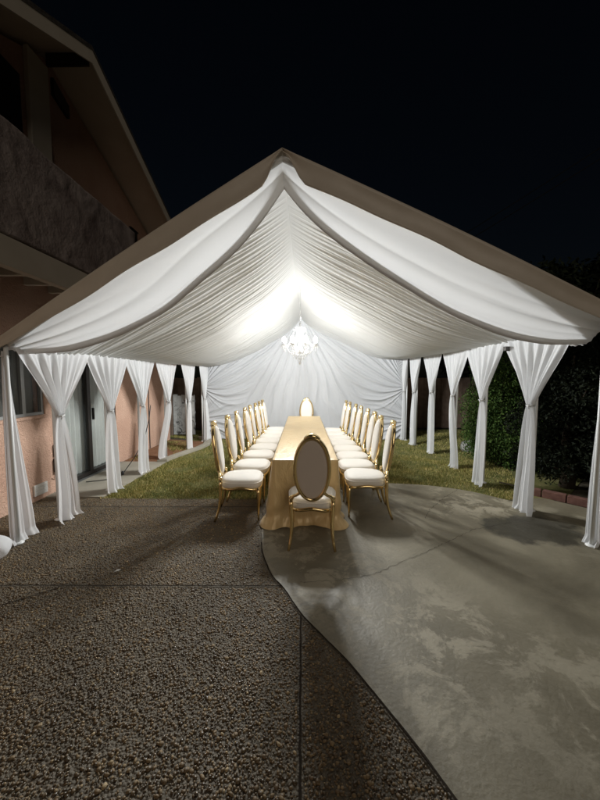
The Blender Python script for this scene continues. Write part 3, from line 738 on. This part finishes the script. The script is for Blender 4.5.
# ------------------------------------------------------------------ chairs (local: faces +y)
def make_chair():
    c = empty('dining_chair'); c.scale = (1, 1, .975)
    # seat cushion, wider in front, wavy front rail
    mb = MB(); NS = 44
    def outline(q):
        x = math.cos(q); y = math.sin(q); p = 3.4
        rr = (abs(x) ** p + abs(y) ** p) ** (-1 / p)
        X_ = rr * x; Y_ = rr * y
        return X_ * lerp(.215, .265, (Y_ + 1) / 2), Y_ * .245 + .03
    prof = [(.0, .408), (.5, .405), (.90, .405), (.985, .415), (1.0, .44), (.995, .470), (.95, .500), (.85, .518), (.6, .530), (.3, .534), (.0, .535)]
    vs = []
    for s_, z_ in prof:
        z_ = .405 + (z_ - .405) * .85
        for k in range(NS):
            q = 2 * PI * k / NS; X_, Y_ = outline(q); X_ *= s_; Y_ = (Y_ - .03) * s_ + .03
            dz = .012 * math.cos(q * 4) * (s_ > .8) * (z_ < .46)
            vs.append((X_, Y_, z_ + dz))
    fs = [(i * NS + k, i * NS + (k + 1) % NS, (i + 1) * NS + (k + 1) % NS, (i + 1) * NS + k) for i in range(len(prof) - 1) for k in range(NS)]
    mb.add(vs, fs)
    mb.tube([(outline(q)[0] * 1.0, (outline(q)[1] - .03) * 1.0 + .03, .462) for q in [2 * PI * k / 48 for k in range(48)]], .0055, 6, closed=True)
    mb.build('seat', M['cream'], c)
    fr = MB(); vs = []
    for z_, s_ in ((.378, .93), (.376, .99), (.390, 1.01), (.407, 1.0), (.408, .9)):
        for k in range(NS):
            q = 2 * PI * k / NS; X_, Y_ = outline(q); vs.append((X_ * s_, (Y_ - .03) * s_ + .03, z_ + .012 * math.cos(q * 4)))
    fs = [(i * NS + k, i * NS + (k + 1) % NS, (i + 1) * NS + (k + 1) % NS, (i + 1) * NS + k) for i in range(4) for k in range(NS)]
    fr.add(vs, fs); fr.build('seat_frame', M['gold'], c)
    # rear legs rise into arms that swoop in to the oval
    def yb(z): return -.215 - max(0, z - .45) * .13
    for s_ in (-1, 1):
        lg = MB()
        lg.tube([(s_ * .205, -.20, .50), (s_ * .205, -.205, .44), (s_ * .200, -.205, .36), (s_ * .196, -.21, .26), (s_ * .200, -.225, .16), (s_ * .212, -.25, .07), (s_ * .226, -.275, .004)],
                [.019, .021, .021, .019, .017, .015, .013], 8)
        lg.build('leg', M['gold'], c)
        ar = MB()
        ar.tube([(s_ * .205, -.205, .48), (s_ * .198, -.208, .515), (s_ * .178, -.213, .540), (s_ * .150, -.220, .552), (s_ * .122, yb(.57), .575), (s_ * .118, yb(.61), .61)],
                [.019, .020, .018, .017, .018, .012], 8)
        ar.lathe([(.003, .0), (.018, .008), (.022, .022), (.016, .036), (.003, .044)], 10, (s_ * .207, -.2, .495))
        ar.build('back_support', M['gold'], c)
        lf = MB()
        lf.tube([(s_ * .215, .225, .40), (s_ * .222, .235, .33), (s_ * .220, .232, .22), (s_ * .214, .228, .1), (s_ * .210, .232, .004)], [.024, .021, .017, .014, .012], 8)
        lf.build('leg', M['gold'], c)
    # oval back
    zc, hz_, hx_ = .825, .318, .162
    tilt = Matrix.Translation((0, yb(zc), zc)) @ Matrix.Rotation(math.atan(.13), 4, 'X')
    ov = MB(); NO = 56; vs = []
    sec = [(-.014, -.020), (.010, -.022), (.020, -.012), (.021, .012), (.010, .022), (-.014, .020)]
    for k in range(NO):
        q = 2 * PI * k / NO
        for dr, dy in sec:
            vs.append(tilt @ Vector(((hx_ + dr) * math.cos(q), dy, (hz_ + dr) * math.sin(q))))
    m_ = len(sec); fs = [(k * m_ + a, k * m_ + (a + 1) % m_, ((k + 1) % NO) * m_ + (a + 1) % m_, ((k + 1) % NO) * m_ + a) for k in range(NO) for a in range(m_)]
    ov.add(vs, fs); of = ov.build('back_frame', M['gold'], c)
    cr = MB(); vs = []
    NC = 20
    for k in range(NC + 1):
        t_ = k / NC * 2 - 1; q = PI / 2 + t_ * .42; h_ = .020 + .016 * math.cos(t_ * PI / 2) ** .7; dd = .020 + .012 * math.cos(t_ * PI / 2)
        for dr, dy in ((.012, -dd), (h_, -dd), (h_ + .010, -dd * .4), (h_ + .010, dd * .4), (h_, dd), (.012, dd)):
            vs.append(tilt @ Vector(((hx_ + dr) * math.cos(q), dy, (hz_ + dr) * math.sin(q))))
    fs = [(k * 6 + a, k * 6 + (a + 1) % 6, (k + 1) * 6 + (a + 1) % 6, (k + 1) * 6 + a) for k in range(NC) for a in range(6)] + [tuple(range(6)), tuple(NC * 6 + a for a in range(5, -1, -1))]
    cr.add(vs, fs); cr.build('crest', M['gold'], of)
    def pad_(depth, sgn, y0, sc=1.0):
        p_ = MB(); prof = [(1.0, 0), (.99, .35), (.93, .68), (.82, .87), (.6, .97), (.3, 1.0), (.001, 1.0)]; vs = []
        for s2, d2 in prof:
            for k in range(40):
                q = 2 * PI * k / 40; vs.append(tilt @ Vector(((hx_ - .012) * s2 * sc * math.cos(q), y0 + sgn * depth * d2, (hz_ - .012) * s2 * sc * math.sin(q))))
        fs = [(i * 40 + k, i * 40 + (k + 1) % 40, (i + 1) * 40 + (k + 1) % 40, (i + 1) * 40 + k) for i in range(len(prof) - 1) for k in range(40)]
        p_.add(vs, fs); return p_
    pad_(.045, 1, .004).build('back_cushion', M['cream'], c)
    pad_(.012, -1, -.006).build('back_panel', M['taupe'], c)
    return c
G = 'oval backed dining chairs round the long table'
front = make_chair()
front.location = (.095, 3.245, 0); front.rotation_euler = (0, 0, R(-2))
tag(front, 'gold oval-back chair seen from behind at the near end of the table', 'chair', G)
LC = [(-.77, 3.84, 5), (-.745, 4.41, -2), (-.735, 4.98, 4), (-.70, 5.50, -4), (-.70, 6.04, 3), (-.67, 6.52, -2), (-.655, 7.0, 4), (-.64, 7.42, -3)]
RC = [(.80, 3.92, -5), (.775, 4.42, 1), (.80, 4.90, 2), (.79, 5.38, -2), (.765, 5.86, 2), (.745, 6.33, -1), (.70, 6.83, 1), (.68, 7.28, 0)]
lt_ = ['nearest gold oval-back chair of the row on the house side of the table', 'second nearest gold oval-back chair on the house side of the table', 'third nearest gold oval-back chair on the house side of the table',
       'fourth nearest gold oval-back chair on the house side of the table', 'fourth gold oval-back chair from the back drape on the house side', 'third gold oval-back chair from the back drape on the house side',
       'second gold oval-back chair from the back drape on the house side', 'farthest gold oval-back chair of the row on the house side']
for i, (x, y, a) in enumerate(LC):
    c = copy_tree(front); c.location = (x, y, 0); c.rotation_euler = (0, 0, R(-90 + a)); c['label'] = lt_[i]
for i, (x, y, a) in enumerate(RC):
    c = copy_tree(front); c.location = (x, y, 0); c.rotation_euler = (0, 0, R(90 + a)); c['label'] = lt_[i].replace('house side', 'hedge side')
c = copy_tree(front); c.location = (.09, 7.86, 0); c.rotation_euler = (0, 0, R(180)); c['label'] = 'far head chair facing the camera at the back drape end of the table'

# ------------------------------------------------------------------ house
hs = empty('house', (-3.62, 4.0, 0)); tag(hs, 'two-storey peach stucco house with balcony and sliding door left of the tent', 'house')
def hb(mb, name, m, parent=None, **k):
    o = mb.build(name, m, None, **k); o.parent = parent or hs
    o.matrix_parent_inverse = Matrix.Translation((3.62, -4.0, 0)) if (parent is None) else Matrix.Identity(4)
    return o
WX = -3.62
def apexz(y): return 6.27 - (4.82 - y) * .53 if y < 4.82 else 6.27 - (y - 4.82) * .41
def wallseg(y0, y1, z0, z1, mb): mb.box(WX - .18, WX, y0, y1, z0, z1)
# lower wall with real openings
mb = MB()
WIN = (3.0, 4.44, 1.16, 2.12); DR = (4.74, 6.12, .02, 2.06)
for y0, y1, z0, z1 in ((-4, 3.0, -.02, 3.0), (3.0, 4.44, -.02, 1.16), (3.0, 4.44, 2.12, 3.0), (4.44, 4.74, -.02, 3.0), (4.74, 6.12, 2.06, 3.0), (6.12, 7.42, -.02, 3.0), (7.46, 8.6, -.02, 3.0)):
    wallseg(y0, y1, z0, z1, mb)
mb.box(-9, WX - .0, 8.45, 8.6, -.02, 3.0) if False else mb.box(-9, WX - .18, 8.42, 8.6, -.02, 5.0)
hb(mb, 'wall', M['stucco'])
mb = MB(); mb.box(WX - .2, WX + .006, 7.42, 7.46, 0, 3.0); hb(mb, 'corner_bead', M['dark_metal'])
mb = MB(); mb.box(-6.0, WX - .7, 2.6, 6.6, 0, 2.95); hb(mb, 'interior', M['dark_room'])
# upper wall (gable)
mb = MB(); mb.prism([(-4, 3.0), (8.6, 3.0), (8.6, apexz(8.6) - .12), (4.82, 6.15), (-4, apexz(-4) - .12)], WX - .18, WX, 'x'); hb(mb, 'upper_wall', M['stucco'])
# roof: two slabs
mb = MB()
mb.prism([(4.82, 6.27), (9.3, apexz(9.3)), (9.3, apexz(9.3) - .04), (4.82, 6.23)], -9, -3.0, 'x')
mb.prism([(4.82, 6.27), (4.82, 6.23), (-4.6, apexz(-4.6) - .04), (-4.6, apexz(-4.6))], -9, -3.0, 'x')
ro = hb(mb, 'roof', M['soffit'])
mb = MB()
mb.prism([(4.82, 6.33), (9.35, apexz(9.35) + .06), (9.35, apexz(9.35) + .01), (4.82, 6.275)], -9, -2.97, 'x')
mb.prism([(4.82, 6.33), (4.82, 6.275), (-4.6, apexz(-4.6) + .01), (-4.6, apexz(-4.6) + .06)], -9, -2.97, 'x')
hb(mb, 'roof_covering', M['roofing'])
mb = MB()
mb.prism([(4.82, 6.29), (9.3, apexz(9.3) + .02), (9.3, apexz(9.3) - .16), (4.82, 6.10)], -3.0 + .002, -2.975, 'x')
mb.prism([(4.82, 6.29), (4.82, 6.10), (-4.6, apexz(-4.6) - .16), (-4.6, apexz(-4.6) + .02)], -3.0 + .002, -2.975, 'x')
hb(mb, 'rake_board', M['trim'])
mb = MB(); mb.box(-3.615, -3.02, 4.79, 4.82, 6.05, 6.22); hb(mb, 'soffit_seam', M['dark_metal'])
# pilaster on the upper wall, dark vent beside it
mb = MB(); mb.box(WX + .002, WX + .07, 4.40, 4.74, 3.2, 5.96); hb(mb, 'pilaster', M['trim'], bevel=.01)
mb = MB(); mb.prism([(4.86, 5.95), (5.16, 5.80), (5.16, 5.62), (4.86, 5.72)], WX + .002, WX + .05, 'x'); hb(mb, 'attic_vent', M['dark_metal'])
# upper window (dark), left of the pilaster
mb = MB(); mb.box(WX + .002, WX + .03, 2.9, 4.3, 4.3, 5.5); hb(mb, 'upper_window', M['bronze'])
# balcony
def ridge(p): return 1 - abs(math.sin(p)) ** .75
mb = MB()
def pf(u, v):
    # rough plaster parapet, wrapping a rounded corner at its far end
    L1 = 8.6; s_ = u * (L1 + .5)
    if s_ < L1: x, y = -3.2, -2.5 + s_
    else:
        q = (s_ - L1) / .5 * PI / 2; x, y = -3.2 - .32 * (1 - math.cos(q)), 6.1 + .32 * math.sin(q) * .9
    z = lerp(3.2, 4.38 + .07 * noise.noise((y * 1.5, 0, 3)), v)
    d = .012 * noise.noise((y * 2.2, z * 2.2, 0)) + .008 * noise.noise((y * 9, z * 9, 2)) + .012 * max(0, noise.noise((y * 4, z * 4, 6)) - .1)
    return (x + d, y, z)
mb.grid(pf, 330, 44)
hb(mb, 'parapet', M['rough_stucco'], thick=.09)
mb = MB(); mb.box(-3.62, -3.24, -2.5, 6.1, 3.185, 3.20 + .1); hb(mb, 'balcony_floor', M['trim'])
mb = MB(); mb.box(-3.26, -3.15, -2.5, 6.2, 2.86, 3.18); hb(mb, 'balcony_beam', M['trim'], bevel=.008)
y = -2.2
while y < 6.2:
    mb = MB(); mb.box(-3.615, -3.262, y, y + .06, 2.87, 3.16); hb(mb, 'joist', M['trim']); y += .40
mb = MB(); mb.box(-3.615, -3.262, -2.5, 6.2, 3.162, 3.183); hb(mb, 'balcony_deck', M['soffit'])
mb = MB()
for k in range(5):
    yy = 6.16 + k * .05; mb.box(-3.24, -3.21, yy, yy + .022, 4.0, 4.46)
mb.box(-3.245, -3.205, 6.14, 6.42, 4.46, 4.48); mb.box(-3.245, -3.205, 6.14, 6.42, 3.98, 4.0)
hb(mb, 'railing', M['bronze'])
# window
y0, y1, z0, z1 = WIN
mb = MB()
for a in ((y0, y0 + .04, z0, z1), (y1 - .04, y1, z0, z1), (y0 + .04, y1 - .04, z0, z0 + .04), (y0 + .04, y1 - .04, z1 - .04, z1), (4.10, 4.15, z0 + .04, z1 - .04)):
    mb.box(WX - .07, WX - .02, a[0], a[1], a[2], a[3])
w_ = hb(mb, 'window', M['alu'])
mb = MB(); mb.box(WX - .055, WX - .05, y0 + .041, y1 - .041, z0 + .041, z1 - .041); o = mb.build('pane', M['glass']); o.parent = w_
mb = MB(); mb.grid(lambda u, v: (WX - .16 + .02 * math.sin(u * 60), lerp(y0, y1, u), lerp(z0 - .02, z1, v)), 160, 2); o = mb.build('net_curtain', M['net']); o.parent = w_
mb = MB(); mb.box(WX - .02, WX + .025, y0 - .03, y1 + .03, z0 - .04, z0 - .002); o = mb.build('sill', M['stucco']); o.parent = w_
# sliding door
y0, y1, z0, z1 = DR
mb = MB()
for a in ((y0, y0 + .05, z0, z1), (y1 - .05, y1, z0, z1), (y0 + .05, y1 - .05, z0, z0 + .06), (y0 + .05, y1 - .05, z1 - .05, z1), (5.34, 5.42, z0 + .06, z1 - .05)):
    mb.box(WX - .09, WX - .01, a[0], a[1], a[2], a[3])
d_ = hb(mb, 'sliding_door', M['bronze'])
for a, b_ in ((y0 + .051, 5.339), (5.421, y1 - .051)):
    mb = MB(); mb.box(WX - .055, WX - .049, a, b_, z0 + .061, z1 - .051); o = mb.build('pane', M['glass']); o.parent = d_
mb = MB(); k = 0; yy = y0 + .06
while yy < y1 - .08:
    a = .22 + random.uniform(-.06, .06); dx = .04 * math.sin(a); dy = .043 * math.cos(a)
    x_ = WX - .14
    mb.add([(x_ - dx, yy, z0 + .05), (x_ + .022, yy + dy, z0 + .05), (x_ + dx, yy + 2 * dy, z0 + .05), (x_ + dx, yy + 2 * dy, z1), (x_ + .022, yy + dy, z1), (x_ - dx, yy, z1)], [(0, 1, 4, 5), (1, 2, 3, 4)], False); yy += .104
o = mb.build('vertical_blind', M['blind']); o.parent = d_
mb = MB(); mb.box(WX - .012, WX + .02, 5.44, 5.465, .95, 1.15); o = mb.build('handle', M['bronze']); o.parent = d_
mb = MB(); mb.box(WX, WX + .07, y0 - .03, y1 + .03, -.01, z0 - .002); o = mb.build('threshold', M['alu']); o.parent = d_
# wall fittings
mb = MB(); mb.box(WX, WX + .025, 4.16, 4.38, .07, .22)
for k in range(5): mb.box(WX + .026, WX + .034, 4.18, 4.36, .09 + k * .025, .10 + k * .025)
hb(mb, 'foundation_vent', M['plastic_white'], bevel=.004)
mb = MB(); mb.box(WX, WX + .07, 4.53, 4.63, .30, .50); mb.box(WX, WX + .05, 4.54, 4.62, .53, .70); mb.tube([(WX + .04, 4.56, .3), (WX + .05, 4.55, .22), (WX + .05, 4.50, .25)], .008)
hb(mb, 'outlet_box', M['black'], bevel=.006)

# black cord hanging beside the fourth curtain
mb = MB(); pts = [(-2.70, 5.62, 1.18), (-2.72, 5.60, .95), (-2.78, 5.52, .6), (-2.9, 5.40, .3), (-3.0, 5.3, .12), (-3.05, 5.26, .035), (-3.09, 5.22, .02), (-3.12, 5.1, .018), (-3.3, 5.0, .018), (-3.45, 4.95, .018)]
mb.tube(pts, .0065, 6); mb.lathe([(.012, -.03), (.022, -.02), (.024, .02), (.010, .04)], 10, (-3.04, 5.265, .06))
tag(mb.build('extension_cord', M['black']), 'black cord with a plug lying across the walkway by the peach wall', 'cord')
# small leaf/tile on the patio
mb = MB(); mb.add([(0, 0, 0), (.035, .008, .003), (.045, .028, .006), (.01, .03, .002)], [(0, 1, 2, 3)], False)
o = mb.build('fallen_petal', M['plastic_white']); o.location = (-1.62, 2.62, .014); tag(o, 'small white scrap lying on the pebbled patio behind the cross joint', 'scrap')

# ------------------------------------------------------------------ fences, gate
def boards(name, p0, p1, h, bw, m, label, cat, zz=0, rails=True):
    L_ = math.dist(p0, p1); a = math.atan2(p1[1] - p0[1], p1[0] - p0[0])
    root = empty(name, (p0[0], p0[1], zz), a); tag(root, label, cat)
    mb = MB(); s_ = 0
    while s_ < L_:
        hh_ = h + random.uniform(-.015, .015); o_ = random.uniform(-.003, .003)
        mb.box(s_ + .003, min(L_, s_ + bw - .004), -.01 + o_, .01 + o_, .03, hh_); s_ += bw
    mb.build('boards', m, root)
    mb = MB()
    for z_ in (.3, h * .55, h - .2): mb.box(0, L_, .012, .05, z_, z_ + .07)
    mb.build('rails', m, root)
    s_ = 0
    while s_ < L_:
        mb = MB(); mb.box(s_, s_ + .09, .052, .14, -.01, h + .02); mb.build('post', m, root); s_ += 2.4
    return root
boards('fence', (-3.1, 10.2), (5.4, 10.4), 1.65, .14, M['fence_wood'], 'brown board fence across the back of the yard behind the drapes', 'fence')
boards('fence', (-8.2, 10.2), (-3.2, 10.2), 1.65, .14, M['fence_wood'], 'brown board fence behind the house corner seen past the gate', 'fence')
boards('fence', (5.4, 10.3), (5.4, 2.0), 1.7, .14, M['fence_wood'], 'brown board fence along the hedge on the right side of the yard', 'fence')
gt = boards('gate', (-3.72, 9.1), (-3.1, 9.1), 1.16, .12, M['peel'], 'low gate of peeling white boards beyond the house corner', 'gate')
mb = MB(); mb.box(-3.86, -3.74, 9.05, 9.17, -.01, 1.4); tag(mb.build('gate_post', M['fence_wood'], bevel=.008), 'brown wooden post at the left of the peeling white gate', 'post')

# brick edging on the right
be = empty('brick_edging', (3.0, 4.7, 0)); tag(be, 'low red brick edging along the dark hedge on the right', 'edging')
bp = [(3.28, 4.48), (3.35, 4.42), (3.72, 4.02), (4.2, 3.55), (4.8, 2.9), (5.2, 2.3)]
bd_ = dens(bp, .225); mb = MB()
for a, c_ in zip(bd_, bd_[1:]):
    d = Vector((c_[0] - a[0], c_[1] - a[1])); l_ = d.length; d.normalize(); n_ = Vector((-d.y, d.x)); e_ = .006
    z_ = .09 + random.uniform(-.004, .004)
    q = [Vector(a) + d * e_, Vector(c_) - d * e_]; q = [q[0] - n_ * -.0, q[1] - n_ * -.0, q[1] + n_ * .1, q[0] + n_ * .1]
    vs = [(p.x - 3.0, p.y - 4.7, -.01) for p in q] + [(p.x - 3.0, p.y - 4.7, z_) for p in q]
    mb.add(vs, [(0,3,2,1),(4,5,6,7),(0,1,5,4),(1,2,6,5),(2,3,7,6),(3,0,4,7)], False)
mb.build('bricks', M['brick'], be, bevel=.006)
mb = MB(); mb.grid(lambda u, v: (lerp(-.02, 2.2, u) + .04 + .06 * v, lerp(.12, -2.4, u) + .05 + .05 * v, .05), 20, 1)
mb.build('mortar', M['cement'], be)

# ------------------------------------------------------------------ planting
def leaves(cnt, blobs, size, m, name, parent, up=0, seed=1, shell=.55):
    rg = np.random.default_rng(seed); wts = np.array([b_[3] * b_[4] * b_[5] for b_ in blobs]) ** .75; wts /= wts.sum()
    idx = rg.choice(len(blobs), cnt, p=wts); B = np.array(blobs)[idx]
    d = rg.normal(size=(cnt, 3)); d /= np.linalg.norm(d, axis=1)[:, None]
    rad = 1 - shell * rg.random(cnt) ** 1.6 + rg.normal(0, .07, cnt)
    C = B[:, :3] + d * B[:, 3:6] * rad[:, None]
    C = C[C[:, 2] > .03]; n = len(C)
    s_ = rg.uniform(.6, 1.4, n) * size
    t1 = rg.normal(size=(n, 3)); t1[:, 2] += up; t1 /= np.linalg.norm(t1, axis=1)[:, None]
    t2 = np.cross(t1, rg.normal(size=(n, 3))); t2 /= np.linalg.norm(t2, axis=1)[:, None]
    V = np.stack([C - t1 * s_[:, None], C + t2 * s_[:, None] * .42, C + t1 * s_[:, None], C - t2 * s_[:, None] * .42], 1).reshape(-1, 3)
    return npmesh(name, V, np.arange(n * 4).reshape(-1, 4), m, parent, smooth=False)
def tree(name, x, y, h, w, label, cat, cnt, size, m, seed, group=None, shape='bush', up=0):
    rg = random.Random(seed); root = empty(name, (x, y, 0)); tag(root, label, cat, group); blobs = []
    mb = MB(); th = h * (.25 if shape != 'tree' else .5)
    mb.tube([(0, 0, -.02), (.03 * w, 0, th * .5), (-.02 * w, .02, th), (0, 0, h * .8)], [.05 * w + .03, .04 * w + .02, .03 * w + .015, .01], 8)
    nb = 26 if shape == 'column' else 30
    for k in range(nb):
        a = rg.uniform(0, 2 * PI)
        if shape == 'column': z_ = rg.uniform(.05, .97) * h; rr = w * .5 * (1 - .75 * (z_ / h) ** 2.2); r0 = rr * rg.uniform(.2, .62); s_ = rr * rg.uniform(.42, .7)
        elif shape == 'tree': z_ = rg.uniform(.35, .92) * h; rr = w * .5 * math.sin(PI * min(1, max(.08, (z_ / h - .22) / .82))); r0 = rr * rg.uniform(.25, .95); s_ = w * rg.uniform(.11, .22)
        else: z_ = rg.uniform(.1, .85) * h; rr = w * .5; r0 = rr * rg.uniform(.2, .8); s_ = w * rg.uniform(.16, .28)
        bx, by = r0 * math.cos(a), r0 * math.sin(a); blobs.append((bx, by, z_, s_, s_, s_ * (1.5 if shape == 'column' else .8)))
        if k % 3 == 0: mb.tube([(0, 0, z_ * .6), (bx * .6, by * .6, z_ * .85), (bx, by, z_)], [.02, .014, .006], 5)
    mb.build('trunk', M['bark'], root)
    leaves(cnt, blobs, size, m, 'crown', root, up, seed)
    return root
tree('cypress', 3.75, 6.0, 3.0, 1.5, 'bright green cypress lit by the tent behind the right side curtains', 'tree', 70000, .020, M['leaf_green'], 4, shape='column', up=1.2)
tree('cypress', 4.75, 7.3, 3.3, 1.6, 'darker green cypress beyond the lit one, near the brown fence', 'tree', 36000, .026, M['leaf_green'], 9, shape='column', up=1.2)
HG = 'dark ivy shrubs behind the brick edging'
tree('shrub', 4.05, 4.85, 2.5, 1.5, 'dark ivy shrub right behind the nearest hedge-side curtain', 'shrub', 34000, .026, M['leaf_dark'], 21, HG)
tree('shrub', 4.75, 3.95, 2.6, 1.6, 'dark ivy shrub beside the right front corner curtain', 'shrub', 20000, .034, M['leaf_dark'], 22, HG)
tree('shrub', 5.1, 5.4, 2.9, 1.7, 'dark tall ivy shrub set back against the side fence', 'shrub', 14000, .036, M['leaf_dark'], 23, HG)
TG = 'dark trees beyond the yard fence'
for i, (x, y, h_, w_, lab) in enumerate([(6.4, 7.6, 4.6, 3.2, 'dark tree silhouette above the right end of the tent roof'), (8.6, 8.2, 5.2, 3.6, 'taller dark tree silhouette at the right picture edge'),
                                    (7.0, 12.0, 5.4, 4.2, 'farther dark tree just left of the roof end silhouettes')]):
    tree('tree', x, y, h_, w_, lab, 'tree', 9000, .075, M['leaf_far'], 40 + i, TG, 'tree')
# rock
mb = MB()
def fr_(u, v):
    q = u * 2 * PI; p = v * PI; d = Vector((math.sin(p) * math.cos(q), math.sin(p) * math.sin(q), -math.cos(p))); r_ = 1 + .25 * noise.noise(d * 1.7)
    return (d.x * .17 * r_, d.y * .2 * r_, .13 + d.z * .15 * r_)
mb.grid(fr_, 24, 14, closed_u=True); o = mb.build('rock', M['rock']); o.location = (3.75, 7.15, -.01); tag(o, 'pale grey rock on the grass behind the cypress side curtains', 'rock')

# power lines
pl = empty('power_line', (6, 16, 7)); tag(pl, 'faint pair of overhead wires crossing the night sky on the right', 'power line')
for dz in (0, .5):
    mb = MB(); pts = [(lerp(-3, 16, t / 24) - 6 + 0, lerp(30, 14, t / 24) - 16, lerp(4.5, 13.0, t / 24) - .6 * math.sin(PI * t / 24) + dz - 7) for t in range(25)]
    mb.tube(pts, .022, 5); mb.build('wire', M['black'], pl)

# ------------------------------------------------------------------ light, world, camera
w = bpy.data.worlds.new('World'); S.world = w; w.use_nodes = True
nt = w.node_tree; bg = nt.nodes['Background']
sk = nt.nodes.new('ShaderNodeTexSky'); sk.sky_type = 'NISHITA'; sk.sun_disc = False
sk.sun_elevation = R(22); sk.sun_rotation = R(166); sk.air_density = 1.0; sk.dust_density = 1.5
nt.links.new(sk.outputs[0], bg.inputs[0]); bg.inputs[1].default_value = .0009
sl = bpy.data.lights.new('street_glow', 'SUN'); sl.energy = .42; sl.angle = R(30); sl.color = (1, .88, .74)  # added night fill standing in for weak warm streetlight from behind the camera
so = bpy.data.objects.new('street_glow', sl); COL.objects.link(so); so.rotation_euler = (R(68), 0, R(18))

cam = bpy.data.cameras.new('camera'); co = bpy.data.objects.new('camera', cam); COL.objects.link(co)
cam.sensor_fit = 'HORIZONTAL'; cam.sensor_width = 36; cam.lens = 36 * 320 / 600
cam.clip_start = .05; cam.clip_end = 500
co.location = (0, 0, 1.68); co.rotation_euler = (R(90) - math.atan(23 / 320), 0, math.atan(3 / 320))
S.camera = co
S.view_settings.view_transform = 'Standard'; S.view_settings.look = 'None'; S.view_settings.exposure = 0; S.view_settings.gamma = 1
S.view_settings.use_curve_mapping = False
